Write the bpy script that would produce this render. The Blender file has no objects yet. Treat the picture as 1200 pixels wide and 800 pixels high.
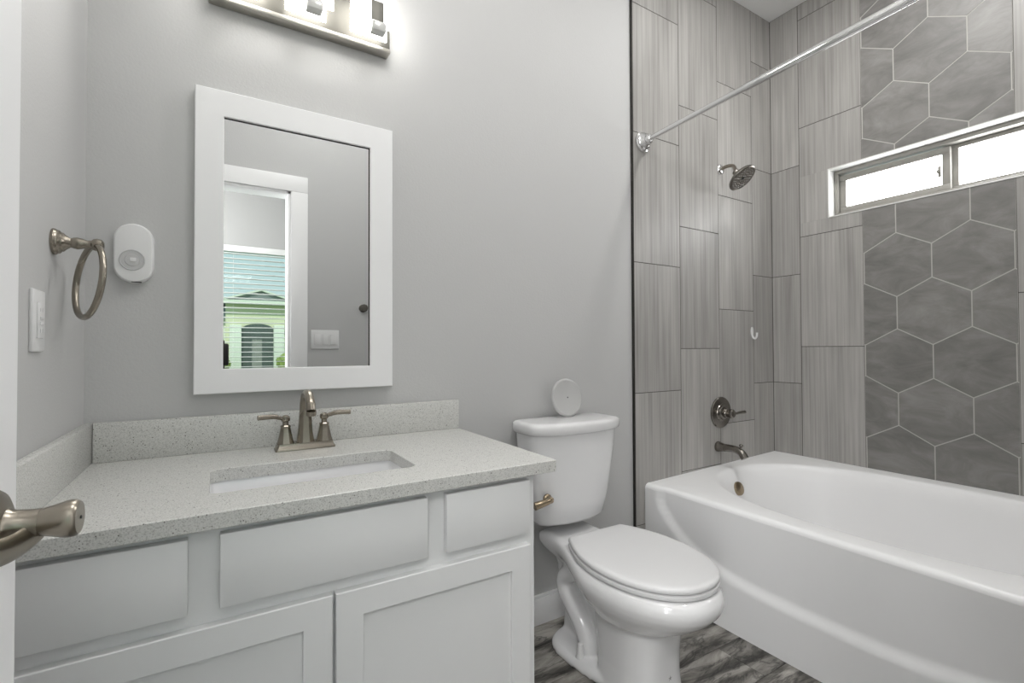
import bpy, bmesh, math, random
from mathutils import Vector, Matrix
from mathutils.bvhtree import BVHTree

SC = bpy.context.scene
COL = SC.collection
PI = math.pi
random.seed(7)

# ------------------------------------------------------------------ camera, world, lights, exposure
F_PX, YAW, PITCH, ROLL = 561.1, -0.5493, 0.0149, -0.0039
CAM = Vector((0.2928, -1.6002, 1.1084))
fw = Vector((-math.sin(YAW) * math.cos(PITCH), math.cos(YAW) * math.cos(PITCH), math.sin(PITCH)))
rt = Vector((math.cos(YAW), math.sin(YAW), 0))
up = rt.cross(fw)
rt2 = math.cos(ROLL) * rt + math.sin(ROLL) * up
up2 = math.cos(ROLL) * up - math.sin(ROLL) * rt
cd = bpy.data.cameras.new('camera')
cd.sensor_width = 36
cd.lens = F_PX / 1200 * 36
cd.clip_start = 0.01
cam = bpy.data.objects.new('camera', cd)
COL.objects.link(cam)
cam.matrix_world = Matrix(((rt2.x, up2.x, -fw.x, CAM.x), (rt2.y, up2.y, -fw.y, CAM.y),
                           (rt2.z, up2.z, -fw.z, CAM.z), (0, 0, 0, 1)))
SC.camera = cam
SC.view_settings.view_transform = 'Standard'
SC.view_settings.look = 'None'
SC.view_settings.gamma = 1
SC.view_settings.exposure = 0.36
SC.view_settings.use_curve_mapping = False
SC.cycles.use_denoising = True
SC.cycles.sample_clamp_indirect = 6

world = bpy.data.worlds.new('sky')
SC.world = world
world.use_nodes = True
wn = world.node_tree
wbg = wn.nodes['Background']
wtc = wn.nodes.new('ShaderNodeTexCoord')
wsep = wn.nodes.new('ShaderNodeSeparateXYZ')
wrmp = wn.nodes.new('ShaderNodeValToRGB')
wrmp.color_ramp.elements[0].position = 0.0
wrmp.color_ramp.elements[0].color = (0.80, 0.93, 0.92, 1)
wrmp.color_ramp.elements[1].position = 0.6
wrmp.color_ramp.elements[1].color = (0.42, 0.72, 0.84, 1)
wn.links.new(wtc.outputs['Generated'], wsep.inputs[0])
wn.links.new(wsep.outputs['Z'], wrmp.inputs[0])
wn.links.new(wrmp.outputs[0], wbg.inputs[0])
wbg.inputs[1].default_value = 1.05


def area(name, loc, rot, size, power, col=(1, 1, 1), sy=None, spread=PI):
    ld = bpy.data.lights.new(name, 'AREA')
    ld.energy = power
    ld.color = col
    ld.spread = spread
    if sy:
        ld.shape = 'RECTANGLE'
        ld.size = size
        ld.size_y = sy
    else:
        ld.shape = 'DISK'
        ld.size = size
    o = bpy.data.objects.new(name, ld)
    COL.objects.link(o)
    o.location = loc
    o.rotation_euler = rot
    return o


pl_ = bpy.data.lights.new('bathroom_fill', 'POINT')  # added fill light without a fixture, evens out the bathroom
pl_.energy = 12
pl_.shadow_soft_size = 0.16
pl_.color = (1, 0.99, 0.975)
po_ = bpy.data.objects.new('bathroom_fill', pl_)
COL.objects.link(po_)
po_.location = (0.85, -0.95, 2.82)
area('bedroom_fill', (-0.35, -2.35, 2.70), (0, 0, 0), 0.6, 28, (1, 0.99, 0.975))  # added unseen fill, spills through the doorway onto the vanity fronts
area('alcove_fill', (2.30, -0.80, 3.03), (0, 0, 0), 0.18, 10, (1, 0.99, 0.975))  # added unseen fill from above for tub and tile
area('doorway_side_fill', (-1.55, -2.55, 1.45), (0, -PI / 2, 0), 1.7, 118, (0.99, 1, 1), sy=1.5)  # added fill in place of daylight, the wall here has no window
area('vanity_lamp_light', (0.52, -0.115, 2.19), (-PI / 2, 0, 0), 0.50, 4.0, (1, 0.985, 0.96), sy=0.11)
sund = bpy.data.lights.new('sun', 'SUN')
sund.energy = 2.6
sund.angle = 0.01
sund.color = (1, 0.96, 0.88)
suno = bpy.data.objects.new('sun', sund)
COL.objects.link(suno)
suno.rotation_euler = (math.radians(-48), 0, math.radians(12))
suno.location = (0, 6, 8)
LAMP_GLOW = 7.0
PANE_GLOW = 8.0

# ------------------------------------------------------------------ materials


def new_mat(name):
    m = bpy.data.materials.new(name)
    m.use_nodes = True
    return m, m.node_tree, m.node_tree.nodes['Principled BSDF']


def N(nt, t, **kw):
    n = nt.nodes.new(t)
    for k, v in kw.items():
        setattr(n, k, v)
    return n


def tex_obj(nt, scale=(1, 1, 1)):
    tc = N(nt, 'ShaderNodeTexCoord')
    mp = N(nt, 'ShaderNodeMapping')
    mp.inputs['Scale'].default_value = scale
    nt.links.new(tc.outputs['Object'], mp.inputs[0])
    return mp


def plain(name, col, rough=0.5, metal=0.0, coat=0.0, bump=0.0, bscale=300, spec=0.5, detail=2.0):
    m, nt, b = new_mat(name)
    b.inputs['Base Color'].default_value = (*col, 1)
    b.inputs['Roughness'].default_value = rough
    b.inputs['Metallic'].default_value = metal
    b.inputs['Coat Weight'].default_value = coat
    b.inputs['Coat Roughness'].default_value = 0.05
    b.inputs['Specular IOR Level'].default_value = spec
    mp = tex_obj(nt)
    n = N(nt, 'ShaderNodeTexNoise')
    n.inputs['Scale'].default_value = bscale
    n.inputs['Detail'].default_value = detail
    nt.links.new(mp.outputs[0], n.inputs['Vector'])
    if bump:
        bp = N(nt, 'ShaderNodeBump')
        bp.inputs['Strength'].default_value = bump
        bp.inputs['Distance'].default_value = 0.002
        nt.links.new(n.outputs[0], bp.inputs['Height'])
        nt.links.new(bp.outputs[0], b.inputs['Normal'])
    else:
        mr = N(nt, 'ShaderNodeMapRange')
        mr.inputs[3].default_value = max(0.0, rough - 0.02)
        mr.inputs[4].default_value = rough + 0.03
        nt.links.new(n.outputs[0], mr.inputs[0])
        nt.links.new(mr.outputs[0], b.inputs['Roughness'])
    return m


def glow(name, col, strength):
    m, nt, b = new_mat(name)
    b.inputs['Base Color'].default_value = (*col, 1)
    b.inputs['Roughness'].default_value = 0.4
    b.inputs['Emission Color'].default_value = (*col, 1)
    b.inputs['Emission Strength'].default_value = strength
    return m


M = {}
M['paint'] = plain('wall_paint_light_grey', (0.555, 0.555, 0.551), 0.62, bump=0.25, bscale=160, spec=0.3)
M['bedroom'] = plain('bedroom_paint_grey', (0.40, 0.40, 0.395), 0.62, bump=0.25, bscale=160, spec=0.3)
M['ceiling'] = plain('ceiling_paint_white', (0.88, 0.88, 0.875), 0.8, bump=0.2, bscale=140)
M['trim'] = plain('trim_paint_white', (0.89, 0.89, 0.895), 0.38)
M['cab'] = plain('cabinet_paint_pale_grey', (0.81, 0.815, 0.815), 0.42, bump=0.05, bscale=120)
M['porcelain'] = plain('porcelain_white', (0.82, 0.82, 0.825), 0.10, coat=0.4)
M['seat'] = plain('seat_plastic_white', (0.76, 0.76, 0.765), 0.28)
M['tub'] = plain('tub_acrylic_white', (0.93, 0.93, 0.935), 0.34, coat=0.05)
M['sink'] = plain('sink_ceramic_white', (0.84, 0.84, 0.85), 0.07, coat=0.5)
M['plastic'] = plain('plastic_white', (0.78, 0.78, 0.78), 0.35)
M['mark'] = plain('mark_grey', (0.25, 0.25, 0.25), 0.5)
M['plastic_disc'] = plain('plastic_soft_grey', (0.52, 0.52, 0.515), 0.4)
M['plastic_grey'] = plain('plastic_pale_grey', (0.55, 0.55, 0.55), 0.45)
M['dark'] = plain('dark_gap_and_shade', (0.03, 0.03, 0.03), 0.7)  # also colours the painted shade strips on the mirror glass
M['nickel'] = plain('brushed_nickel', (0.31, 0.28, 0.235), 0.27, metal=1.0, bscale=2)
M['nickel_dark'] = plain('dark_nickel', (0.22, 0.205, 0.185), 0.22, metal=1.0, bscale=2)
M['bronze'] = plain('warm_bronze_nickel', (0.36, 0.29, 0.20), 0.25, metal=1.0, bscale=2)
M['chrome'] = plain('chrome', (0.80, 0.80, 0.80), 0.10, metal=1.0)
M['rail'] = plain('rail_nickel', (0.46, 0.44, 0.40), 0.36, metal=1.0, bscale=2)
M['clip'] = plain('satin_glass_clip', (0.62, 0.62, 0.60), 0.15, coat=0.5)
M['edge'] = plain('dark_bronze_edge', (0.035, 0.033, 0.03), 0.4, metal=0.6)
M['vinyl'] = plain('window_vinyl_greige', (0.30, 0.29, 0.265), 0.45)
M['reveal'] = plain('reveal_trim_white', (0.74, 0.74, 0.72), 0.25)
M['black'] = plain('black_rubber', (0.012, 0.012, 0.012), 0.5)
M['blind'] = plain('blind_slat_white', (0.75, 0.76, 0.75), 0.45)
M['stucco'] = plain('stucco_cream', (0.80, 0.78, 0.56), 0.9, bump=0.4, bscale=20)
M['stucco_white'] = plain('stucco_white', (0.86, 0.85, 0.74), 0.9, bump=0.4, bscale=20)
M['shingle'] = plain('roof_shingle_grey', (0.25, 0.27, 0.27), 0.9, bump=0.5, bscale=15)
M['entry'] = plain('entry_door_dark', (0.10, 0.12, 0.11), 0.5)
M['lawn'] = plain('lawn_green', (0.20, 0.30, 0.12), 0.95, bump=0.6, bscale=9)
M['leaf'] = plain('shrub_leaf', (0.30, 0.36, 0.10), 0.8, bump=0.6, bscale=30)
M['nickel_plate'] = plain('backplate_nickel', (0.14, 0.135, 0.12), 0.5, metal=0.8, bscale=200)
M['glow'] = glow('frosted_led_glass', (1.0, 0.985, 0.95), LAMP_GLOW)
M['pane_glow'] = glow('obscure_daylit_glass', (0.98, 0.99, 1.0), PANE_GLOW)

# mirror silvering
m, nt, b = new_mat('mirror_silver')
b.inputs['Base Color'].default_value = (0.66, 0.67, 0.665, 1)
b.inputs['Metallic'].default_value = 1.0
b.inputs['Roughness'].default_value = 0.0
M['mirror'] = m

# clear window glass
m, nt, b = new_mat('clear_glass')
nt.nodes.remove(b)
gl = N(nt, 'ShaderNodeBsdfGlossy')
gl.inputs['Roughness'].default_value = 0.02
tr = N(nt, 'ShaderNodeBsdfTransparent')
tr.inputs[0].default_value = (0.90, 0.95, 0.94, 1)
mx = N(nt, 'ShaderNodeMixShader')
mx.inputs[0].default_value = 0.01
nt.links.new(tr.outputs[0], mx.inputs[1])
nt.links.new(gl.outputs[0], mx.inputs[2])
nt.links.new(mx.outputs[0], nt.nodes['Material Output'].inputs[0])
M['glass'] = m


def island_offset(nt, mp, amount):
    geo = N(nt, 'ShaderNodeNewGeometry')
    mul = N(nt, 'ShaderNodeMath', operation='MULTIPLY')
    mul.inputs[1].default_value = amount
    nt.links.new(geo.outputs['Random Per Island'], mul.inputs[0])
    comb = N(nt, 'ShaderNodeCombineXYZ')
    for i in range(3):
        nt.links.new(mul.outputs[0], comb.inputs[i])
    add = N(nt, 'ShaderNodeVectorMath', operation='ADD')
    nt.links.new(mp.outputs[0], add.inputs[0])
    nt.links.new(comb.outputs[0], add.inputs[1])
    return geo, add


def scaled_by_random(nt, geo, colsock, lo, hi):
    mr = N(nt, 'ShaderNodeMapRange')
    mr.inputs[3].default_value = lo
    mr.inputs[4].default_value = hi
    nt.links.new(geo.outputs['Random Per Island'], mr.inputs[0])
    hsv = N(nt, 'ShaderNodeHueSaturation')
    nt.links.new(mr.outputs[0], hsv.inputs['Value'])
    nt.links.new(colsock, hsv.inputs['Color'])
    return hsv.outputs[0]


def ramp(nt, fac, stops):
    r = N(nt, 'ShaderNodeValToRGB')
    e = r.color_ramp.elements
    while len(e) < len(stops):
        e.new(0.5)
    for el, (p, c) in zip(e, stops):
        el.position = p
        el.color = (*c, 1)
    nt.links.new(fac, r.inputs[0])
    return r.outputs[0]


def grey(v, w=0.0):
    return (v * (1 + w), v, v * (1 - 1.6 * w))


# vertically streaked stone-look tile
m, nt, b = new_mat('stone_tile_streaked')
mp = tex_obj(nt, (75, 75, 1.3))
geo, vec = island_offset(nt, mp, 37.0)
n1 = N(nt, 'ShaderNodeTexNoise')
n1.inputs['Scale'].default_value = 1.0
n1.inputs['Detail'].default_value = 5
n1.inputs['Roughness'].default_value = 0.62
nt.links.new(vec.outputs[0], n1.inputs['Vector'])
mp2 = tex_obj(nt, (9, 9, 2.0))
geo2, vec2 = island_offset(nt, mp2, 19.0)
n2 = N(nt, 'ShaderNodeTexNoise')
n2.inputs['Scale'].default_value = 1.0
n2.inputs['Detail'].default_value = 3
nt.links.new(vec2.outputs[0], n2.inputs['Vector'])
mixf = N(nt, 'ShaderNodeMath', operation='MULTIPLY_ADD')
mixf.inputs[1].default_value = 0.35
nt.links.new(n2.outputs[0], mixf.inputs[0])
sc_ = N(nt, 'ShaderNodeMath', operation='MULTIPLY')
sc_.inputs[1].default_value = 0.65
nt.links.new(n1.outputs[0], sc_.inputs[0])
nt.links.new(sc_.outputs[0], mixf.inputs[2])
c = ramp(nt, mixf.outputs[0], [(0.32, grey(0.255, 0.035)), (0.5, grey(0.365, 0.03)), (0.68, grey(0.465, 0.025))])
c = scaled_by_random(nt, geo, c, 0.92, 1.06)
nt.links.new(c, b.inputs['Base Color'])
b.inputs['Roughness'].default_value = 0.42
M['stone'] = m

# dark cloudy hexagon tile
m, nt, b = new_mat('hexagon_tile_charcoal')
mp = tex_obj(nt, (4.0, 4.0, 8.0))
mp.inputs['Rotation'].default_value = (0.7, 0, 0)
geo, vec = island_offset(nt, mp, 23.0)
n1 = N(nt, 'ShaderNodeTexNoise')
n1.inputs['Scale'].default_value = 1.4
n1.inputs['Detail'].default_value = 8
n1.inputs['Roughness'].default_value = 0.65
n1.inputs['Distortion'].default_value = 0.6
nt.links.new(vec.outputs[0], n1.inputs['Vector'])
c = ramp(nt, n1.outputs[0], [(0.3, grey(0.155, 0.03)), (0.5, grey(0.215, 0.03)), (0.70, grey(0.29, 0.025))])
c = scaled_by_random(nt, geo, c, 0.9, 1.08)
nt.links.new(c, b.inputs['Base Color'])
b.inputs['Roughness'].default_value = 0.45
M['hex'] = m

M['grout_dark'] = plain('grout_taupe', (0.09, 0.085, 0.075), 0.9)
M['grout_light'] = plain('grout_pale', (0.52, 0.51, 0.48), 0.9)

# wood-look plank floor
m, nt, b = new_mat('wood_plank_dark_grey')
mp = tex_obj(nt, (2.4, 10, 1))
geo, vec = island_offset(nt, mp, 41.0)
n1 = N(nt, 'ShaderNodeTexNoise')
n1.inputs['Scale'].default_value = 1.0
n1.inputs['Detail'].default_value = 9
n1.inputs['Roughness'].default_value = 0.74
n1.inputs['Distortion'].default_value = 2.2
nt.links.new(vec.outputs[0], n1.inputs['Vector'])
wv = N(nt, 'ShaderNodeTexWave', wave_type='BANDS', bands_direction='Y')
wv.inputs['Scale'].default_value = 0.32
wv.inputs['Distortion'].default_value = 14
wv.inputs['Detail'].default_value = 4
wv.inputs['Detail Scale'].default_value = 1.2
nt.links.new(vec.outputs[0], wv.inputs['Vector'])
mm = N(nt, 'ShaderNodeMath', operation='MULTIPLY_ADD')
mm.inputs[1].default_value = 0.22
nt.links.new(wv.outputs[1], mm.inputs[0])
s2 = N(nt, 'ShaderNodeMath', operation='MULTIPLY')
s2.inputs[1].default_value = 0.8
nt.links.new(n1.outputs[0], s2.inputs[0])
nt.links.new(s2.outputs[0], mm.inputs[2])
c = ramp(nt, mm.outputs[0], [(0.31, grey(0.022, 0.06)), (0.43, grey(0.075, 0.07)), (0.53, grey(0.16, 0.06)), (0.70, grey(0.31, 0.05))])
nv = N(nt, 'ShaderNodeTexNoise')
nv.inputs['Scale'].default_value = 0.9
nv.inputs['Detail'].default_value = 6
nv.inputs['Roughness'].default_value = 0.6
nv.inputs['Distortion'].default_value = 1.2
nt.links.new(vec.outputs[0], nv.inputs['Vector'])
sb = N(nt, 'ShaderNodeMath', operation='SUBTRACT')
sb.inputs[1].default_value = 0.5
nt.links.new(nv.outputs[0], sb.inputs[0])
ab = N(nt, 'ShaderNodeMath', operation='ABSOLUTE')
nt.links.new(sb.outputs[0], ab.inputs[0])
vr = N(nt, 'ShaderNodeMapRange')
vr.inputs[1].default_value = 0.0
vr.inputs[2].default_value = 0.035
vr.inputs[3].default_value = 0.38
vr.inputs[4].default_value = 1.0
nt.links.new(ab.outputs[0], vr.inputs[0])
mv = N(nt, 'ShaderNodeMix', data_type='RGBA', blend_type='MULTIPLY')
mv.inputs[0].default_value = 1.0
nt.links.new(c, mv.inputs[6])
nt.links.new(vr.outputs[0], mv.inputs[7])
c = scaled_by_random(nt, geo, mv.outputs[2], 0.95, 1.5)
nt.links.new(c, b.inputs['Base Color'])
b.inputs['Roughness'].default_value = 0.5
M['floor'] = m

# speckled quartz
m, nt, b = new_mat('speckled_quartz')
mp = tex_obj(nt)
vo = N(nt, 'ShaderNodeTexVoronoi')
vo.inputs['Scale'].default_value = 250
nt.links.new(mp.outputs[0], vo.inputs['Vector'])
no = N(nt, 'ShaderNodeTexNoise')
no.inputs['Scale'].default_value = 420
no.inputs['Detail'].default_value = 2
nt.links.new(mp.outputs[0], no.inputs['Vector'])
base = ramp(nt, no.outputs[0], [(0.33, (0.44, 0.44, 0.42)), (0.47, (0.63, 0.63, 0.605)), (0.7, (0.70, 0.70, 0.675))])
# only some cells carry a dark chip
sep = N(nt, 'ShaderNodeSeparateColor')
nt.links.new(vo.outputs['Color'], sep.inputs[0])
gt = N(nt, 'ShaderNodeMath', operation='GREATER_THAN')
gt.inputs[1].default_value = 0.93
nt.links.new(sep.outputs[0], gt.inputs[0])
lt = N(nt, 'ShaderNodeMath', operation='LESS_THAN')
lt.inputs[1].default_value = 0.33
nt.links.new(vo.outputs['Distance'], lt.inputs[0])
ml = N(nt, 'ShaderNodeMath', operation='MULTIPLY')
nt.links.new(gt.outputs[0], ml.inputs[0])
nt.links.new(lt.outputs[0], ml.inputs[1])
mixc = N(nt, 'ShaderNodeMix', data_type='RGBA')
nt.links.new(ml.outputs[0], mixc.inputs[0])
nt.links.new(base, mixc.inputs[6])
mixc.inputs[7].default_value = (0.19, 0.185, 0.175, 1)
nt.links.new(mixc.outputs[2], b.inputs['Base Color'])
b.inputs['Roughness'].default_value = 0.22
M['quartz'] = m

# ------------------------------------------------------------------ mesh helpers


class MB:
    """collects shapes for ONE mesh object"""

    def __init__(self):
        self.bm = bmesh.new()

    def box(self, x0, x1, y0, y1, z0, z1, bev=0.0, seg=2, mi=0):
        bm2 = bmesh.new()
        bmesh.ops.create_cube(bm2, size=1)
        for v in bm2.verts:
            v.co = Vector((x0 + (v.co.x + .5) * (x1 - x0), y0 + (v.co.y + .5) * (y1 - y0), z0 + (v.co.z + .5) * (z1 - z0)))
        if bev:
            bmesh.ops.bevel(bm2, geom=bm2.edges[:], offset=bev, segments=seg, affect='EDGES', profile=0.5)
        self._merge(bm2, mi)
        return self

    def _merge(self, bm2, mi=0):
        for f in bm2.faces:
            f.material_index = mi
        me = bpy.data.meshes.new('tmp')
        bm2.to_mesh(me)
        bm2.free()
        self.bm.from_mesh(me)
        bpy.data.meshes.remove(me)

    def rings(self, rings, cap0=True, cap1=True, closed=False, mi=0):
        bm2 = bmesh.new()
        vr = [[bm2.verts.new(p) for p in r] for r in rings]
        n = len(rings[0])
        pairs = list(zip(vr[:-1], vr[1:]))
        if closed:
            pairs.append((vr[-1], vr[0]))
        for a, b_ in pairs:
            for i in range(n):
                j = (i + 1) % n
                bm2.faces.new((a[i], a[j], b_[j], b_[i]))
        if not closed:
            if cap0:
                bm2.faces.new(vr[0][::-1])
            if cap1:
                bm2.faces.new(vr[-1])
        bmesh.ops.recalc_face_normals(bm2, faces=bm2.faces[:])
        self._merge(bm2, mi)
        return self

    def lathe(self, prof, origin, axis, seg=32, mi=0, cap=True):
        """prof: list of (radius, distance along axis)"""
        ax = Vector(axis).normalized()
        a = ax.orthogonal().normalized()
        b_ = ax.cross(a)
        o = Vector(origin)
        rings = []
        for r, h in prof:
            r = max(r, 1e-4)
            rings.append([o + ax * h + (a * math.cos(t) + b_ * math.sin(t)) * r for t in [2 * PI * k / seg for k in range(seg)]])
        return self.rings(rings, cap, cap, mi=mi)

    def tube(self, pts, rad, seg=16, closed=False, mi=0, squash=None):
        pts = [Vector(p) for p in pts]
        n = len(pts)
        rads = rad if isinstance(rad, (list, tuple)) else [rad] * n
        rings = []
        ref = None
        for i, p in enumerate(pts):
            if closed:
                t = (pts[(i + 1) % n] - pts[i - 1]).normalized()
            else:
                t = (pts[min(i + 1, n - 1)] - pts[max(i - 1, 0)]).normalized()
            if ref is None:
                ref = t.orthogonal().normalized() if squash is None else (Vector(squash[0]) - t * t.dot(Vector(squash[0]))).normalized()
            ref = (ref - t * t.dot(ref)).normalized()
            bi = t.cross(ref)
            k2 = 1.0 if squash is None else squash[1]
            r = rads[i]
            rings.append([p + (ref * math.cos(a) + bi * math.sin(a) * k2) * r for a in [2 * PI * k / seg for k in range(seg)]])
        return self.rings(rings, True, True, closed=closed, mi=mi)

    def poly_prism(self, pts, thick, mi=0, bev=0.0):
        """pts: polygon corners; thick: offset vector"""
        bm2 = bmesh.new()
        th = Vector(thick)
        a = [bm2.verts.new(Vector(p)) for p in pts]
        b_ = [bm2.verts.new(Vector(p) + th) for p in pts]
        n = len(pts)
        bm2.faces.new(a[::-1])
        bm2.faces.new(b_)
        for i in range(n):
            j = (i + 1) % n
            bm2.faces.new((a[i], a[j], b_[j], b_[i]))
        bmesh.ops.recalc_face_normals(bm2, faces=bm2.faces[:])
        if bev:
            bmesh.ops.bevel(bm2, geom=bm2.edges[:], offset=bev, segments=2, affect='EDGES')
        self._merge(bm2, mi)
        return self

    def build(self, name, mats, parent=None, smooth=True, angle=35, kind=None):
        me = bpy.data.meshes.new(name)
        self.bm.to_mesh(me)
        self.bm.free()
        for mm_ in (mats if isinstance(mats, (list, tuple)) else [mats]):
            me.materials.append(mm_)
        if smooth:
            for p in me.polygons:
                p.use_smooth = True
            me.set_sharp_from_angle(angle=math.radians(angle))
        o = bpy.data.objects.new(name, me)
        COL.objects.link(o)
        if parent is not None:
            o.parent = parent
            o.matrix_parent_inverse = Matrix.Translation(-parent.location)
        if kind:
            o['kind'] = kind
        return o


def thing(name, label, cat, loc=(0, 0, 0), group=None):
    o = bpy.data.objects.new(name, None)
    COL.objects.link(o)
    o.location = loc
    o.empty_display_size = 0.05
    o['label'] = label
    o['category'] = cat
    if group:
        o['group'] = group
    return o


def tag(o, label, cat, group=None):
    o['label'] = label
    o['category'] = cat
    if group:
        o['group'] = group
    return o


def bez(p0, p1, p2, p3, n=12):
    out = []
    for k in range(n + 1):
        t = k / n
        out.append(Vector(p0) * (1 - t) ** 3 + Vector(p1) * 3 * t * (1 - t) ** 2 + Vector(p2) * 3 * t * t * (1 - t) + Vector(p3) * t ** 3)
    return out


def catmull(pts, n=8):
    P = [Vector(p) for p in pts]
    P = [P[0] * 2 - P[1]] + P + [P[-1] * 2 - P[-2]]
    out = []
    for i in range(1, len(P) - 2):
        for k in range(n):
            t = k / n
            a, b_, c_, d_ = P[i - 1:i + 3]
            out.append(0.5 * ((2 * b_) + (c_ - a) * t + (2 * a - 5 * b_ + 4 * c_ - d_) * t * t + (3 * b_ - a - 3 * c_ + d_) * t ** 3))
    out.append(P[-2])
    return out


# ------------------------------------------------------------------ room shell
W = 3.073          # tub wall
CEIL = 3.04
DY = -1.557        # inner face of the door wall
DT = 0.12
BY = -3.35         # far wall of the room beyond
BX0, BX1 = -1.6, 3.2

# floor: base slab with individual planks laid on top, one mesh
mb = MB()
mb.box(BX0 - .1, BX1 + .1, BY - .1, .1, -0.08, -0.004, mi=1)
pw, pl = 0.178, 1.22
y = 0.06
row = 0
while y > BY - 0.05:
    x = BX0 - 0.1 - random.random() * pl
    while x < BX1 + .1:
        xa, xb = max(x, BX0 - .1), min(x + pl - .0015, BX1 + .1)
        if xb - xa > .02:
            mb.box(xa, xb, y - pw + .0015, y, -0.006, 0.0)
        x += pl
    y -= pw
    row += 1
mb.build('floor', [M['floor'], M['dark']], smooth=False, kind='structure')

MB().box(-.12, W + .12, DY - DT, .12, CEIL, CEIL + .1).build('ceiling', M['ceiling'], smooth=False, kind='structure')
MB().box(BX0 - .1, BX1 + .1, BY - .1, DY - DT, 2.74, 2.84).build('ceiling', M['ceiling'], smooth=False, kind='structure')

wall_back = MB().box(-.12, W + .12, 0.010, .12, 0, CEIL).build('wall_back', M['paint'], smooth=False, kind='structure')
MB().box(-.12, 0, DY, .01, 0, CEIL).build('wall_left', M['paint'], smooth=False, kind='structure')

# right wall with the long slot window opening
WY0, WY1, WZ0, WZ1 = -1.228, -0.313, 1.806, 2.058
mb = MB()
mb.box(W + .010, W + .13, DY - DT, .01, 0, WZ0 - .006)
mb.box(W + .010, W + .13, DY - DT, .01, WZ1 + .006, CEIL)
mb.box(W + .010, W + .13, WY1 + .006, .01, WZ0 - .006, WZ1 + .006)
mb.box(W + .010, W + .13, DY - DT, WY0 - .006, WZ0 - .006, WZ1 + .006)
wall_right = mb.build('wall_right', M['paint'], smooth=False, kind='structure')

# door wall with opening
OX0, OX1, OZ = 0.05, 0.657, 2.055
mb = MB()
mb.box(-.12, OX0, DY - DT, DY, 0, CEIL)
mb.box(OX1, W + .01, DY - DT, DY, 0, CEIL)
mb.box(OX0, OX1, DY - DT, DY, OZ, CEIL)
mb.build('wall_front', M['paint'], smooth=False, kind='structure')
# casing and jamb
mb = MB()
mb.box(OX1, OX1 + .093, DY, DY + .016, 0, OZ + .0, .003)
mb.box(0.002, OX0, DY, DY + .016, 0, OZ, .003)
mb.box(0.002, OX1 + .093, DY, DY + .016, OZ, OZ + .095, .003)
mb.box(OX1 - .016, OX1, DY - DT, DY, 0, OZ, .002)
mb.box(OX0, OX0 + .012, DY - DT, DY, 0, OZ, .002)
mb.box(OX0, OX1, DY - DT, DY, OZ - .016, OZ, .002)
mb.box(OX1, OX1 + .093, DY - DT - .016, DY - DT, 0, OZ, .003)
mb.box(OX0 - .093, OX0, DY - DT - .016, DY - DT, 0, OZ, .003)
mb.box(OX0 - .093, OX1 + .093, DY - DT - .016, DY - DT, OZ, OZ + .095, .003)
mb.build('trim_1', M['trim'], kind='structure')

# room beyond the door
MB().box(BX0 - .1, BX0, BY, DY - DT, 0, 2.74).build('wall_bedroom_left', M['bedroom'], smooth=False, kind='structure')
MB().box(BX1, BX1 + .1, BY, DY - DT, 0, 2.74).build('wall_bedroom_right', M['bedroom'], smooth=False, kind='structure')
MB().box(BX0 - .1, -.12, DY - DT, DY, 0, 2.74).build('wall_bedroom_front', M['bedroom'], smooth=False, kind='structure')
VX0, VX1, VZ0, VZ1 = -0.35, 1.15, 0.62, 2.04
mb = MB()
mb.box(BX0 - .1, VX0, BY - .1, BY, 0, 2.74)
mb.box(VX1, BX1 + .1, BY - .1, BY, 0, 2.74)
mb.box(VX0, VX1, BY - .1, BY, 0, VZ0)
mb.box(VX0, VX1, BY - .1, BY, VZ1, 2.74)
mb.build('wall_bedroom_back', M['bedroom'], smooth=False, kind='structure')
mb = MB()
mb.box(VX0, VX1, BY - .09, BY - .05, VZ0, VZ0 + .05, .003)
mb.box(VX0, VX1, BY - .09, BY - .05, VZ1 - .05, VZ1, .003)
mb.box(VX0, VX0 + .05, BY - .09, BY - .05, VZ0 + .05, VZ1 - .05, .003)
mb.box(VX1 - .05, VX1, BY - .09, BY - .05, VZ0 + .05, VZ1 - .05, .003)
win2 = mb.build('window_2', M['trim'], kind='structure')
MB().box(VX0 + .05, VX1 - .05, BY - .074, BY - .068, VZ0 + .05, VZ1 - .05).build('pane', M['glass'], win2, smooth=False)

# ------------------------------------------------------------------ shower wall tile
XT0, XT1, XT2, XT3 = 1.941, 2.2614, 2.5718, 2.8811
YE, YF, YG = -0.160, -0.4672, -1.0144
TH = 0.613
G = 0.0017   # half a grout joint


def rect_tiles(mb, cols, horizontal_axis, holes=()):
    """cols: (a0, a1, seam z reference); tiles clipped around hole rectangles (a0,a1,z0,z1)"""
    for a0, a1, zr in cols:
        k0 = math.floor((0.004 - zr) / TH) - 1
        z = zr + k0 * TH
        while z < CEIL:
            segs = [(max(z, 0.004) + G, min(z + TH, CEIL) - G, a0 + G, a1 - G)]
            for (h0, h1, hz0, hz1) in holes:
                new = []
                for (za, zb, aa, ab) in segs:
                    if zb <= hz0 or za >= hz1 or ab <= h0 or aa >= h1:
                        new.append((za, zb, aa, ab))
                        continue
                    if za < hz0:
                        new.append((za, hz0, aa, ab))
                    if zb > hz1:
                        new.append((hz1, zb, aa, ab))
                    if aa < h0:
                        new.append((max(za, hz0), min(zb, hz1), aa, h0))
                    if ab > h1:
                        new.append((max(za, hz0), min(zb, hz1), h1, ab))
                segs = new
            for (za, zb, aa, ab) in segs:
                if zb - za > .006 and ab - aa > .006:
                    if horizontal_axis == 'x':
                        mb.box(aa, ab, 0.0, 0.008, za, zb, .0007, 1)
                    else:
                        mb.box(W, W + .008, aa, ab, za, zb, .0007, 1)
            z += TH


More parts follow.
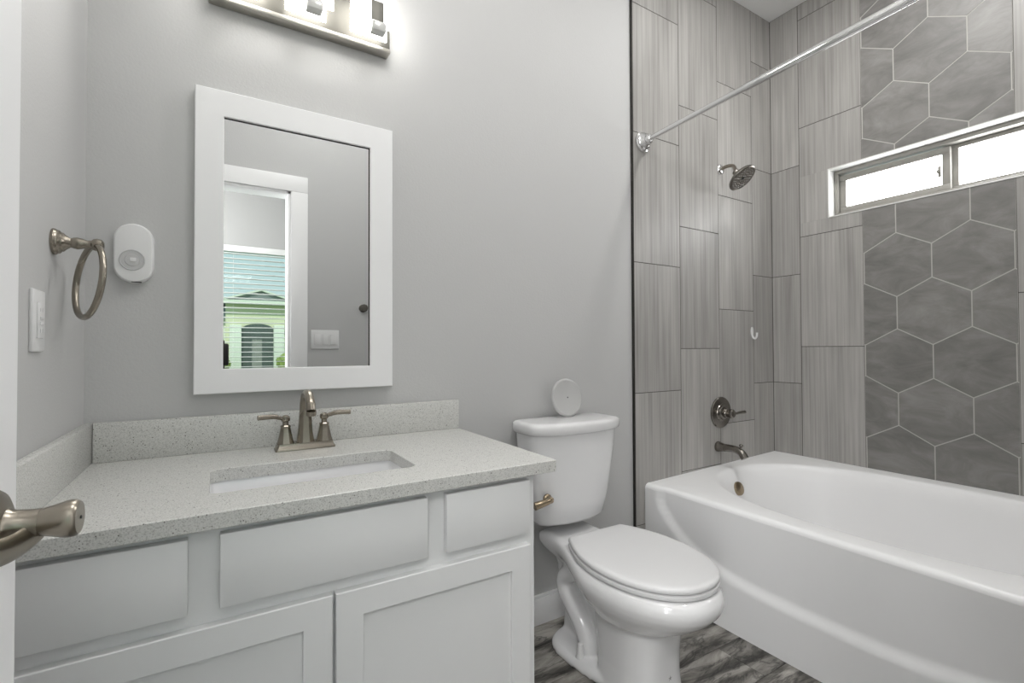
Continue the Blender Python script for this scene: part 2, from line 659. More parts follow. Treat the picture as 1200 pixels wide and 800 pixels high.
ZF0 = 0.283
mb = MB()
mb.box(XT0, W + .010, 0.0012, 0.010, 0.004, CEIL, mi=1)
rect_tiles(mb, [(XT0, XT1, 1.8413 + ZF0), (XT1, XT2, 2.048 + ZF0), (XT2, XT3, 2.2584 + ZF0), (XT3, W, 1.2373 + ZF0)], 'x')
mb.build('stone_tile', [M['stone'], M['grout_dark']], wall_back, smooth=False)

mb = MB()
WH = (WY0 - .004, WY1 + .004, WZ0 - .004, WZ1 + .004)
for (a0, a1) in ((YF, 0.0), (DY, YG)):
    for (zz0, zz1, yy0, yy1) in [(0.004, WH[2], a0, a1), (WH[3], CEIL, a0, a1), (WH[2], WH[3], max(a0, WH[1]), a1), (WH[2], WH[3], a0, min(a1, WH[0]))]:
        if yy1 > yy0:
            mb.box(W + .0012, W + .010, yy0, yy1, zz0, zz1, mi=1)
rect_tiles(mb, [(YE, 0.0, 1.2373 + ZF0), (YF, YE, 1.4433 + ZF0), (YG - .307, YG, 1.329), (DY, YG - .307, 1.2373 + ZF0)], 'y', [WH])
mb.build('stone_tile', [M['stone'], M['grout_dark']], wall_right, smooth=False)


def clip_poly(pts, f):
    out = []
    n = len(pts)
    for i in range(n):
        a, b_ = pts[i], pts[(i + 1) % n]
        fa, fb = f(a), f(b_)
        if fa >= 0:
            out.append(a)
        if (fa >= 0) != (fb >= 0):
            t = fa / (fa - fb)
            out.append((a[0] + (b_[0] - a[0]) * t, a[1] + (b_[1] - a[1]) * t))
    return out


def hexes(mb, zlo, zhi, zref, y0=YG, y1=YF):
    """pointy-top hexagons; a vertical joint on column y=-0.6055 runs zref .. zref+side"""
    s = 0.1545
    w = 0.2685
    g = 0.0022
    for r in range(-16, 17):
        for k in range(-4, 5):
            cy = -0.6055 - w / 2 + k * w + (w / 2 if r % 2 else 0)
            cz = zref + s / 2 + r * 1.5 * s
            # hexagon with vertical sides at cy +- w/2
            pts = []
            for q in range(6):
                a = PI / 6 + q * PI / 3
                R_ = s - g * 1.1547
                pts.append((cy + R_ * math.cos(a) * (w / 2 / (s * math.cos(PI / 6))), cz + R_ * math.sin(a)))
            for f in (lambda p: p[0] - (y0 + g / 2), lambda p: (y1 - g / 2) - p[0], lambda p: p[1] - zlo, lambda p: zhi - p[1]):
                if len(pts) >= 3:
                    pts = clip_poly(pts, f)
            cl = []
            for p in pts:
                if not cl or (abs(p[0] - cl[-1][0]) + abs(p[1] - cl[-1][1])) > 2e-4:
                    cl.append(p)
            if len(cl) > 2 and (abs(cl[0][0] - cl[-1][0]) + abs(cl[0][1] - cl[-1][1])) < 2e-4:
                cl.pop()
            if len(cl) >= 3:
                ar = 0
                for i in range(len(cl)):
                    j = (i + 1) % len(cl)
                    ar += cl[i][0] * cl[j][1] - cl[j][0] * cl[i][1]
                if abs(ar) > 2e-4:
                    mb.poly_prism([(W, p[0], p[1]) for p in cl], (.008, 0, 0))


mb = MB()
mb.box(W + .0008, W + .010, YG, YF, 0.004, WH[2], mi=1)
mb.box(W + .0008, W + .010, YG, YF, WH[3], CEIL, mi=1)
hexes(mb, .006, WH[2], 1.197)
hexes(mb, WH[3], CEIL - .002, 2.399)
mb.build('hexagon_tile', [M['hex'], M['grout_light']], wall_right, smooth=False)

# dark metal tile edge, baseboard
MB().box(XT0 - .008, XT0, -0.002, .010, 0.0, CEIL, .001, 1).build('trim_2', M['edge'], kind='structure')
mb = MB()
mb.box(0.99, XT0 - .010, -0.004, .010, 0, .105, .0015)
mb.box(0.99, XT0 - .010, 0.000, .010, .105, .117, .002)
mb.build('baseboard_back', M['trim'], kind='structure')

# ------------------------------------------------------------------ slot window
FX = 3.128
mb = MB()      # pale lining of the reveal
t = .006
mb.box(W - .003, FX, WY0, WY1, WZ1 - 0.0, WZ1 + t, .001)
mb.box(W - .003, FX, WY0, WY1, WZ0 - t, WZ0, .001)
mb.box(W - .003, FX, WY1, WY1 + t, WZ0 - t, WZ1 + t, .001)
mb.box(W - .003, FX, WY0 - t, WY0, WZ0 - t, WZ1 + t, .001)
lin = mb


def frame_ring(mb, x0, x1, y0, y1, z0, z1, w, bev=.002):
    mb.box(x0, x1, y0, y1, z1 - w, z1, bev)
    mb.box(x0, x1, y0, y1, z0, z0 + w, bev)
    mb.box(x0, x1, y0, y0 + w, z0 + w, z1 - w, bev)
    mb.box(x0, x1, y1 - w, y1, z0 + w, z1 - w, bev)


mb = MB()
frame_ring(mb, FX, FX + .075, WY0, WY1, WZ0, WZ1, .020)
mb.box(FX + .008, FX + .06, WY0 + .020, WY1 - .020, WZ0 + .010, WZ0 + .024, .002)
window_1 = mb.build('window_1', M['vinyl'], kind='structure')
lin.build('reveal_lining', M['reveal'], window_1)
mb = MB()
frame_ring(mb, FX + .012, FX + .034, -0.792, WY1 - .022, WZ0 + .022, WZ1 - .030, .030)
sash = mb.build('sliding_sash', M['vinyl'], window_1)
MB().box(FX + .020, FX + .026, -0.765, WY1 - .05, WZ0 + .050, WZ1 - .058).build('pane', M['pane_glow'], sash, smooth=False)
mb = MB().box(FX + .004, FX + .013, -0.760, -0.748, 1.895, 1.945, .002).box(FX - .002, FX + .006, -0.762, -0.744, 1.913, 1.928, .002)
mb.build('latch', M['vinyl'], sash)
mb = MB()
frame_ring(mb, FX + .042, FX + .064, WY0 + .020, -0.758, WZ0 + .024, WZ1 - .022, .018)
mb.box(FX + .044, FX + .062, -0.812, -0.774, WZ0 + .042, WZ1 - .040, .002)
sash = mb.build('fixed_sash', M['vinyl'], window_1)
MB().box(FX + .050, FX + .056, WY0 + .038, -0.808, WZ0 + .042, WZ1 - .040).build('pane', M['pane_glow'], sash, smooth=False)

# ------------------------------------------------------------------ open door at the left
hinge = Vector((0.085, -1.537, 0))
tip = Vector((0.122, -0.935, 0))
dirv = (tip - hinge).normalized()
nrm = Vector((-dirv.y, dirv.x, 0))     # towards the left wall
door = None
mb = MB()


def dpt(s, t_, z):
    return hinge + dirv * s + nrm * t_ + Vector((0, 0, z))


L = (tip - hinge).length
mb.poly_prism([dpt(0, 0, .008), dpt(L, 0, .008), dpt(L, .035, .008), dpt(0, .035, .008)], (0, 0, 2.02), bev=.0015)
for (z0, z1) in ((.22, .92), (1.06, 1.86)):
    for k in (0,):
        pass
door = mb.build('door_1', M['trim'], kind='structure')
# lever set
HZ = 0.951
hs = L - .060
hp = dpt(hs, 0, HZ)
out = -nrm
mb = MB()
mb.lathe([(.033, 0.0), (.033, .004), (.030, .008), (.024, .011), (.016, .014), (.0135, .018), (.0125, .030), (.0125, .036)], hp, out, 36)
lev = mb.build('door_lever', M['nickel'], door)
mb = MB()
c0 = hp + out * .056
mb.lathe([(.0118, -.024), (.0122, -.020), (.0140, -.012), (.0166, -.003), (.0172, .002), (.0165, .0055), (.0145, .0075), (.0035, .0078)], c0, out, 28)
path = catmull([c0 + Vector((-.020, .004, -.003)), c0 + Vector((-.028, -.010, -.011)), c0 + Vector((-.034, -.034, -.011)),
                c0 + Vector((-.041, -.066, -.004)), c0 + Vector((-.046, -.100, .000))], 9)
mb.tube(path, [.0112] * len(path), 18, squash=((0, 0, 1), .36))
mb.build('lever', M['nickel'], lev)
MB().lathe([(.0016, 0), (.0016, .0012)], c0 + out * .0074, out, 10).build('pin_hole', M['dark'], lev)

# ------------------------------------------------------------------ vanity cabinet
ZC = 0.822
VXR = 0.984
CY = -0.575      # face frame
DYF = -0.594     # drawer and door fronts
van = thing('vanity_cabinet', 'pale grey shaker vanity cabinet under the speckled white countertop', 'cabinet', (0.5, -0.28, 0))
mb = MB()
mb.box(0.003, VXR, CY, CY + .019, 0.10, ZC - .031, .001, 1)
mb.box(0.003, 0.021, CY + .019, 0.008, 0.10, ZC - .031)
mb.box(VXR - .018, VXR, CY + .019, 0.008, 0.10, ZC - .031)
mb.box(0.021, VXR - .018, CY + .019, 0.008, 0.10, 0.118)
mb.box(0.021, VXR - .018, 0.000, 0.008, 0.118, ZC - .031)
mb.box(0.02, VXR - .0, CY + .075, 0.0, 0.0, 0.10)
mb.build('carcass', M['cab'], van)
for (x0, x1) in ((0.030, 0.2485), (0.296, 0.6895), (0.734, 0.960)):
    MB().box(x0, x1, DYF, CY + .001, 0.647, 0.7785, .002).build('drawer_front', M['cab'], van)
for (x0, x1) in ((0.030, 0.4885), (0.4945, 0.961)):
    st = .0545
    z0, z1 = 0.118, 0.619
    bb = .0016

    def drr(o_, y_):
        return [(x0 + o_, y_, z0 + o_), (x1 - o_, y_, z0 + o_), (x1 - o_, y_, z1 - o_), (x0 + o_, y_, z1 - o_)]

    mb = MB()
    mb.rings([drr(0, CY + .001), drr(0, DYF + bb), drr(bb, DYF), drr(st - .001, DYF), drr(st, DYF + .001), drr(st, CY + .001)], closed=True)
    dr = mb.build('door', M['cab'], van, angle=20)
    MB().box(x0 + st - .004, x1 - st + .004, DYF + .009, CY, z0 + st - .004, z1 - st + .004).build('panel', M['cab'], dr, smooth=False)

# countertop with sink cut-out
SX0, SX1, SY0, SY1 = 0.277, 0.709, -0.474, -0.246
CTF, CTR, CTB = -0.604, 1.036, 0.004


def rrect(x0, x1, y0, y1, r, z, n=8):
    pts = []
    for (cx, cy, a0) in ((x1 - r, y1 - r, 0), (x0 + r, y1 - r, PI / 2), (x0 + r, y0 + r, PI), (x1 - r, y0 + r, 1.5 * PI)):
        for k in range(n + 1):
            a = a0 + PI / 2 * k / n
            pts.append((cx + r * math.cos(a), cy + r * math.sin(a), z))
    return pts


def shift(pts, z):
    return [(p[0], p[1], z) for p in pts]


top = thing('countertop', 'speckled white quartz countertop on the grey vanity, with sink cut-out', 'countertop', (0.5, -0.3, ZC - .03))
inner = rrect(SX0, SX1, SY0, SY1, .022, ZC)
innb = rrect(SX0 + .0015, SX1 - .0015, SY0 + .0015, SY1 - .0015, .0215, ZC)
outer = rrect(0.003, CTR, CTF, CTB, .0025, ZC)
oute2 = rrect(0.003 - .0, CTR, CTF, CTB, .0025, ZC)
ti = .0015
outer_in = rrect(0.003 + ti, CTR - ti, CTF + ti, CTB - ti, .0015, ZC)
mb = MB()
inner_o = rrect(SX0 - ti, SX1 + ti, SY0 - ti, SY1 + ti, .0235, ZC)
mb.rings([shift(inner, ZC - .03), shift(inner, ZC - ti), shift(inner_o, ZC), shift(outer_in, ZC), shift(outer, ZC - ti), shift(outer, ZC - .03 + ti), shift(outer_in, ZC - .03)], closed=True)
mb.build('slab', M['quartz'], top)
MB().box(0.022, 1.048 - .012, -0.016, 0.006, ZC + .0003, 0.923, .0015).build('backsplash', M['quartz'], top)
MB().box(0.002, 0.021, CTF + .002, 0.006, ZC + .0003, 0.923, .0015).build('side_splash', M['quartz'], top)

# undermount basin
sink = thing('sink', 'white rectangular undermount sink basin set in the quartz countertop', 'sink', (0.493, -0.36, ZC - .16))
mb = MB()
zt = ZC - .0305


def sr(off, r, z):
    return rrect(SX0 - off, SX1 + off, SY0 - off, SY1 + off, max(r, .004), z)


mb.rings([sr(.03, .04, zt), sr(-.001 + .005, .028, zt), sr(.002, .026, zt - .006), sr(-.004, .03, zt - .05), sr(-.014, .038, zt - .09), sr(-.03, .05, zt - .112), sr(-.06, .05, zt - .122),
          sr(-.10, .012, zt - .127), sr(-.10, .012, zt - .138), sr(-.03, .05, zt - .128), sr(.01, .04, zt - .09), sr(.014, .03, zt - .012), sr(.03, .04, zt - .008)], cap0=False, cap1=False, closed=False)
mb.box(SX0 + .095, SX1 - .095, SY0 + .095, SY1 - .095, zt - .138, zt - .1268)
mb.build('basin', M['sink'], sink, angle=60)
MB().lathe([(.0, 0), (.022, 0), (.022, .003), (.016, .005), (.0, .004)], (0.493, -0.36, zt - .1268), (0, 0, 1), 28).build('drain', M['nickel'], sink)

# ------------------------------------------------------------------ faucet
fx, fy = 0.508, -0.094
fau = thing('faucet', 'brushed nickel two-handle faucet behind the sink basin', 'faucet', (fx, fy, ZC))
mb = MB()


def rr(cx, cy, hx, hy, r, z):
    return rrect(cx - hx, cx + hx, cy - hy, cy + hy, r, z, 5)


mb.rings([rr(fx, fy, .080, .027, .006, ZC + .0003), rr(fx, fy, .080, .027, .006, ZC + .004), rr(fx, fy, .077, .024, .006, ZC + .009), rr(fx, fy, .074, .021, .006, ZC + .016), rr(fx, fy, .074, .021, .006, ZC + .020)])
mb.build('base_plate', M['nickel'], fau)


def octa(cx, cy, r, z, n=8):
    return [(cx + r * math.cos(2 * PI * (k + .5) / n), cy + r * math.sin(2 * PI * (k + .5) / n), z) for k in range(n)]


mb = MB()
mb.rings([octa(fx, fy, .0255, ZC + .020), octa(fx, fy, .024, ZC + .026), octa(fx, fy, .0205, ZC + .050), octa(fx, fy, .0180, ZC + .085), octa(fx, fy, .0165, ZC + .108), octa(fx, fy, .0160, ZC + .118)])
arc = catmull([(fx, fy, ZC + .110), (fx, fy - .004, ZC + .135), (fx, fy - .026, ZC + .157), (fx, fy - .060, ZC + .160), (fx, fy - .090, ZC + .143), (fx, fy - .104, ZC + .118)], 7)
mb.tube(arc, [.0160 - .0035 * min(1, k / 20) for k in range(len(arc))], 12)
mb.lathe([(.013, 0), (.013, .012)], (fx, fy - .106, ZC + .108), (0, -.25, 1), 20)
mb.lathe([(.004, 0), (.004, .012), (.007, .014), (.007, .022), (.003, .025)], (fx, fy + .017, ZC + .10), (0, .1, 1), 14)
mb.build('spout', M['nickel'], fau, angle=28)
for s in (-1, 1):
    hx = fx + s * .052
    mb = MB()
    mb.rings([octa(hx, fy, .0235, ZC + .020), octa(hx, fy, .021, ZC + .028), octa(hx, fy, .0165, ZC + .048), octa(hx, fy, .0135, ZC + .064), octa(hx, fy, .0145, ZC + .068), octa(hx, fy, .0120, ZC + .071)])
    mb.lathe([(.008, 0), (.008, .010), (.0115, .013), (.0125, .019), (.011, .025), (.006, .029), (.0, .030)], (hx, fy, ZC + .070), (0, 0, 1), 20)
    hd = mb.build('handle', M['nickel'], fau, angle=28)
    d_ = Vector((s * .93, -.30, 0)).normalized()
    p0 = Vector((hx, fy, ZC + .089))
    lp = [p0, p0 + d_ * .016 + Vector((0, 0, .004)), p0 + d_ * .032 + Vector((0, 0, .009)), p0 + d_ * .055 + Vector((0, 0, .010)), p0 + d_ * .075 + Vector((0, 0, .010))]
    lp = catmull(lp, 5)
    MB().tube(lp, [.0045 + .0025 * min(1, k / 10) for k in range(len(lp))], 14).build('lever', M['nickel'], hd)

# ------------------------------------------------------------------ mirror
MX0, MX1, MZ0, MZ1 = 0.233, 0.790, 0.985, 1.846
GX0, GX1, GZ0, GZ1 = 0.303, 0.715, 1.0545, 1.7715
MYF = -0.020
mir = thing('framed_mirror', 'rectangular mirror in a wide white frame on the wall above the faucet', 'mirror', (0.51, 0, MZ0))


def rect_ring(x0, x1, z0, z1, y):
    return [(x0, y, z0), (x1, y, z0), (x1, y, z1), (x0, y, z1)]


mb = MB()
b1 = .002
yb = .009
mb.rings([rect_ring(MX0, MX1, MZ0, MZ1, yb), rect_ring(MX0, MX1, MZ0, MZ1, MYF + b1), rect_ring(MX0 + b1, MX1 - b1, MZ0 + b1, MZ1 - b1, MYF),
          rect_ring(GX0 - b1, GX1 + b1, GZ0 - b1, GZ1 + b1, MYF), rect_ring(GX0, GX1, GZ0, GZ1, MYF + b1), rect_ring(GX0, GX1, GZ0, GZ1, MYF + .011), rect_ring(GX0, GX1, GZ0, GZ1, yb)], closed=True)
mb.build('frame', M['trim'], mir, angle=20)
MB().box(GX0 - .0, GX1 + .0, MYF + .007, MYF + .011, GZ0, GZ1).build('glass', M['mirror'], mir, smooth=False)
mb = MB()
e_ = .0035
mb.box(GX0, GX1, MYF + .0062, MYF + .0075, GZ1 - e_, GZ1)
mb.box(GX1 - e_, GX1, MYF + .0062, MYF + .0075, GZ0, GZ1)
mb.build('edge_shade', M['dark'], mir, smooth=False)  # dark strips drawn in for the frame edge's shadow and reflection

# ------------------------------------------------------------------ vanity light
lt_ = thing('vanity_light', 'brushed nickel bar light with glowing square glass above the mirror', 'light', (0.52, 0, 2.10))
BZ0, BZ1 = 2.103, 2.245
MB().box(0.263, 0.779, -0.026, 0.009, BZ0 + .002, BZ1, .002).build('back_plate', M['nickel_plate'], lt_)
MB().box(0.262, 0.780, -0.031, 0.009, BZ0 - .004, BZ0 + .012, .004).build('rail', M['rail'], lt_)
for mx_ in (0.331, 0.520, 0.709):
    lampm = MB().box(mx_ - .064, mx_ + .052, -0.050, -0.044, 2.121, 2.240, .0015).build('rear_glass', M['glow'], lt_)
    mb = MB()
    # front square of frosted glass with a slot for the strap
    x0, x1, z0, z1 = mx_ - .050, mx_ + .066, 2.137, 2.262
    s0, s1 = mx_ - .010, mx_ + .029
    mb.box(x0, s0, -0.092, -0.085, z0, z1, .0015)
    mb.box(s1, x1, -0.092, -0.085, z0, z1, .0015)
    mb.box(s0 - .001, s1 + .001, -0.0915, -0.0855, z1 - .030, z1, .001)
    mb.build('front_glass', M['glow'], lt_)
    MB().box(s0, s1, -0.098, -0.084, 2.118, z1 - .050, .001).build('strap', M['nickel_plate'], lt_)
    MB().box(mx_ + .002, mx_ + .010, -0.085, -0.026, 2.170, 2.185).build('arm', M['nickel_plate'], lt_)
    MB().box(s0 - .004, s1 + .003, -0.118, -0.082, 2.108, 2.139, .006).build('clip', M['clip'], lt_)

# ------------------------------------------------------------------ towel ring
tr_ = thing('towel_ring', 'brushed nickel towel ring on the left wall above the outlet', 'towel ring', (0, -0.268, 1.333))
mb = MB()
o0 = (0.0005, -0.268, 1.333)
mb.lathe([(.027, 0), (.027, .004), (.0245, .007), (.024, .010), (.020, .013), (.0195, .016), (.015, .020), (.0105, .026), (.009, .030)], o0, (1, 0, 0), 32)
mb.build('rosette', M['nickel'], tr_)
mb = MB()
mb.lathe([(.009, .026), (.0115, .032), (.0125, .038), (.0105, .046), (.008, .054), (.0085, .060), (.012, .064), (.0135, .070), (.012, .077), (.007, .081), (.0, .082)], o0, (1, 0, 0), 24)
mb.build('post', M['nickel'], tr_)
tx, ty, yw, rr_ = 0.2, -0.2, -0.45, 0.0775
u_ = Vector((math.sin(tx), math.sin(ty), 1)).normalized()
h_ = Vector((math.sin(yw), math.cos(yw), 0))
h_ = (h_ - u_ * h_.dot(u_)).normalized()
T_ = Vector((0.070, -0.273, 1.330))
C_ = T_ - u_ * rr_
MB().tube([C_ + (h_ * math.cos(a) + u_ * math.sin(a)) * rr_ for a in [2 * PI * k / 64 for k in range(64)]], .0062, 14, closed=True).build('ring', M['nickel'], tr_)

# ------------------------------------------------------------------ outlet on left wall
ou = thing('wall_outlet', 'white outlet cover plate on the left wall below the towel ring', 'outlet', (0, -0.375, 1.165))
MB().box(-0.0005, 0.006, -0.411, -0.339, 1.106, 1.222, .003).build('cover_plate', M['plastic'], ou)
MB().box(0.0055, 0.009, -0.392, -0.358, 1.131, 1.198, .0015).build('receptacle', M['plastic'], ou)
mb = MB()
mb.box(0.0085, 0.0105, -0.384, -0.366, 1.166, 1.172, .0005, 1)
mb.box(0.0085, 0.0105, -0.384, -0.366, 1.156, 1.162, .0005, 1)
mb.build('test_button', M['plastic'], ou)
for zc_ in (1.145, 1.184):
    for dy in (-.006, .006):
        MB().box(0.0085, 0.0093, -0.375 + dy - .0008, -0.375 + dy + .0008, zc_ - .0035, zc_ + .0035).build('slot', M['plastic_grey'], ou, smooth=False)

# ------------------------------------------------------------------ wall sensor (oval)
se = thing('oval_wall_unit', 'white oval plastic unit with a round dial beside the towel ring', 'wall unit', (0.10, 0.01, 1.363))


def stadium(hw, hh, y, cx=.1005, cz=1.3635, n=14):
    pts = []
    r = hw
    for k in range(n + 1):
        a = PI * k / n
        pts.append((cx + r * math.cos(a), y, cz + hh - r + r * math.sin(a)))
    for k in range(n + 1):
        a = PI + PI * k / n
        pts.append((cx + r * math.cos(a), y, cz - hh + r + r * math.sin(a)))
    return pts


mb = MB()
mb.rings([stadium(.042, .078, .0098), stadium(.0425, .0785, -.004), stadium(.0415, .0775, -.010), stadium(.038, .074, -.0135), stadium(.030, .066, -.0145)])
mb.build('body', M['plastic'], se)
mb = MB()
mb.lathe([(.0, 0.001), (.0275, 0.001), (.0275, .0028), (.0255, .004), (.0245, .0025), (.016, .0022), (.015, .004), (.0, .004)], (.098, -.0135, 1.344), (0, -1, 0), 36)
dl = mb.build('dial', M['plastic_grey'], se)
MB().box(.0935, .1065, -.0195, -.0165, 1.340, 1.350, .001).build('button', M['plastic'], dl)
MB().box(.096, .118, -.0125, -.0085, 1.2862, 1.2885, .0008, 1).build('notch', M['dark'], se)

# ------------------------------------------------------------------ toilet
TX = 1.480
toi = thing('toilet', 'white two-piece toilet with closed lid between the vanity and the tub', 'toilet', (TX, -0.38, 0))


def egg(hw, yb_, yf, z, ym=None, nb=2.6, nf=2.15, n=56, cx=TX):
    if ym is None:
        ym = yb_ + (yf - yb_) * .46
    pts = []
    for k in range(n):
        a = 2 * PI * k / n
        cs, sn = math.cos(a), math.sin(a)
        e = nb if sn > 0 else nf
        x = math.copysign(abs(cs) ** (2 / e), cs) * hw
        yy = math.copysign(abs(sn) ** (2 / e), sn)
        yv = ym + (yy * (yb_ - ym) if sn > 0 else yy * (ym - yf))
        pts.append((cx + x, yv, z))
    return pts


def baked(mbs, name, mat, parent, voxel=.006, smooth_it=6):
    o = mbs.build('raw', mat)
    r = o.modifiers.new('r', 'REMESH')
    r.mode = 'VOXEL'
    r.voxel_size = voxel
    s = o.modifiers.new('s', 'SMOOTH')
    s.factor = .5
    s.iterations = smooth_it
    dg = bpy.context.evaluated_depsgraph_get()
    dg.update()
    me = bpy.data.meshes.new_from_object(o.evaluated_get(dg))
    old = o.data
    bpy.data.objects.remove(o)
    bpy.data.meshes.remove(old)
    me.name = name
    for p in me.polygons:
        p.use_smooth = True
    no_ = bpy.data.objects.new(name, me)
    COL.objects.link(no_)
    no_.parent = parent
    no_.matrix_parent_inverse = Matrix.Translation(-parent.location)
    return no_


def bowl_out(hwf, yf, hwd, yr, z, ym=-.435):
    pts = []
    for k in range(41):
        a = PI * k / 40
        pts.append((TX + hwf * math.copysign(abs(math.cos(a)) ** (2 / 2.1), math.cos(a)), ym - abs(math.sin(a)) ** (2 / 2.1) * (ym - yf), z))
    side = []
    for k in range(1, 19):
        f = k / 18
        g = min(1.0, f / .80)
        g = g * g * (3 - 2 * g)
        side.append((hwd + (hwf - hwd) * (1 - g), ym + (yr - ym) * f))
    for w_, y_ in side:
        pts.append((TX - w_, y_, z))
    for w_, y_ in side[::-1]:
        pts.append((TX + w_, y_, z))
    return pts


mb = MB()
RZ = 0.392
# bowl with rolled rim
mb.rings([bowl_out(.132, -.600, .055, -.27, .240), bowl_out(.148, -.632, .060, -.25, .254), bowl_out(.168, -.676, .072, -.19, .282), bowl_out(.185, -.711, .086, -.12, .310), bowl_out(.1955, -.732, .100, -.055, .334),
          bowl_out(.1998, -.740, .108, -.035, .353), bowl_out(.199, -.739, .111, -.030, .371), bowl_out(.192, -.730, .109, -.031, .386), bowl_out(.181, -.716, .102, -.036, .393)])
mb.rings([rrect(TX - .045, TX + .045, -.30, -.09, .03, .20), rrect(TX - .06, TX + .06, -.32, -.075, .03, .27), rrect(TX - .075, TX + .075, -.34, -.06, .03, .33)])
mb.rings([rrect(TX - .100, TX + .100, -.22, -.036, .03, .38), rrect(TX - .100, TX + .100, -.22, -.036, .03, RZ + .004), rrect(TX - .094, TX + .094, -.215, -.040, .03, RZ + .008)])
# front column
mb.rings([egg(.112, -.345, -.590, .0, nb=5, nf=3.0), egg(.108, -.345, -.582, .03, nb=5, nf=3.0), egg(.106, -.345, -.578, .09, nb=5, nf=2.8), egg(.109, -.340, -.580, .15, nb=4.5, nf=2.7), egg(.113, -.330, -.588, .21, nb=4, nf=2.6), egg(.125, -.31, -.60, .26)])
# rear web and base flange
mb.rings([rrect(TX - .052, TX + .052, -.38, -.10, .03, .02), rrect(TX - .048, TX + .048, -.38, -.10, .03, .15), rrect(TX - .055, TX + .055, -.38, -.06, .03, .27)])
mb.rings([egg(.138, -.090, -.50, .0, ym=-.21, nf=2.3), egg(.138, -.090, -.50, .018, ym=-.21, nf=2.3), egg(.128, -.100, -.49, .032, ym=-.21, nf=2.3), egg(.10, -.115, -.46, .040, ym=-.21)])
for s in (-1, 1):
    pth = catmull([(TX + s * .060, -.30, .300), (TX + s * .066, -.215, .290), (TX + s * .068, -.155, .250), (TX + s * .070, -.165, .200), (TX + s * .072, -.225, .150), (TX + s * .072, -.268, .105), (TX + s * .070, -.290, .060), (TX + s * .070, -.290, .02)], 7)
    mb.tube(pth, .034, 16)
bowl = baked(mb, 'bowl', M['porcelain'], toi)
for s in (-1, 1):
    MB().lathe([(.017, 0), (.016, .006), (.0125, .012), (.0115, .040), (.009, .046), (.0, .048)], (TX + s * .108, -.285, .034), (0, 0, 1), 20).build('bolt_cap', M['plastic'], toi)

# tank


def dshape(hw, yb_, yf, z, e=4.2, bow=.03, n=64, cx=1.474):
    ym = (yb_ + yf) / 2
    pts = []
    for k in range(n):
        a = 2 * PI * k / n
        cs, sn = math.cos(a), math.sin(a)
        ee = e if sn < 0 else 9
        x = math.copysign(abs(cs) ** (2 / ee), cs) * hw
        yy = math.copysign(abs(sn) ** (2 / ee), sn)
        yv = ym + yy * (yb_ - ym)
        if sn < 0:
            yv = ym + yy * (ym - yf) - (-bow) * (abs(x) / hw) ** 2 * abs(yy)
        pts.append((cx + x, yv, z))
    return pts


mb = MB()
mb.rings([dshape(.135, -.045, -.140, .4395), dshape(.152, -.028, -.158, .444), dshape(.160, -.022, -.168, .456), dshape(.172, -.018, -.180, .52), dshape(.186, -.014, -.190, .62), dshape(.200, -.012, -.198, .72), dshape(.206, -.012, -.200, .79)])
mb.build('tank', M['porcelain'], toi, angle=50)
mb = MB()
mb.rings([dshape(.205, -.012, -.198, .7875), dshape(.213, -.008, -.207, .7885), dshape(.219, -.006, -.213, .794), dshape(.221, -.006, -.215, .806), dshape(.221, -.006, -.215, .818), dshape(.218, -.007, -.212, .827), dshape(.209, -.012, -.203, .8315), dshape(.190, -.02, -.185, .8325)])
mb.build('tank_lid', M['porcelain'], toi, angle=50)

# seat and lid


def seat_out(off, z, n=60):
    """elongated seat outline: straight at the hinge, egg at the front"""
    pts = []
    hw = .192 + off
    ym, yf, yb_ = -.455, -.716 - off, -.226 + off
    for k in range(41):
        a = PI * k / 40
        cs, sn = math.cos(a), math.sin(a)
        pts.append((1.487 + math.copysign(abs(cs) ** (2 / 2.12), cs) * hw, ym - abs(sn) ** (2 / 2.12) * (ym - yf), z))
    side = []
    for k in range(1, 17):
        f = k / 16
        side.append((hw * (1 - .40 * f ** 1.9), hw * (1 - .31 * f ** 2.2), ym + (yb_ - ym) * f))
    for wl_, wr_, y_ in side:
        pts.append((1.487 - wl_, y_, z))
    for wl_, wr_, y_ in side[::-1]:
        pts.append((1.487 + wr_, y_, z))
    return pts


mb = MB()
mb.rings([seat_out(-.006, RZ + .003), seat_out(.001, RZ + .005), seat_out(.003, RZ + .010), seat_out(.002, RZ + .017), seat_out(-.004, RZ + .0195), seat_out(-.09, RZ + .0195)])
mb.build('seat', M['seat'], toi, angle=50)
mb = MB()
mb.rings([seat_out(-.007, RZ + .0225), seat_out(.000, RZ + .0235), seat_out(.0015, RZ + .028), seat_out(.000, RZ + .035), seat_out(-.004, RZ + .0385), seat_out(-.020, RZ + .0405), seat_out(-.08, RZ + .0415), seat_out(-.15, RZ + .042)])
mb.build('lid', M['seat'], toi, angle=50)
for s in (-1, 1):
    MB().lathe([(.011, -.022), (.012, -.018), (.012, .018), (.011, .022)], (1.487 + s * .085, -.222, RZ + .019), (1, 0, 0), 18).build('hinge', M['seat'], toi)

# flush lever on tank front
mb = MB()
fl0 = Vector((1.315, -.1745, .562))
mb.lathe([(.017, 0), (.017, .007), (.013, .011), (.011, .030), (.008, .033)], fl0 + Vector((0, .006, 0)), (0, -1, 0), 20)
flp = catmull([fl0 + Vector((0, -.016, 0)), fl0 + Vector((-.018, -.024, -.001)), fl0 + Vector((-.05, -.028, -.004)), fl0 + Vector((-.075, -.026, -.008))], 6)
mb.tube(flp, [.0105 + .0002 * k for k in range(len(flp))], 16)
mb.build('flush_lever', M['bronze'], toi)
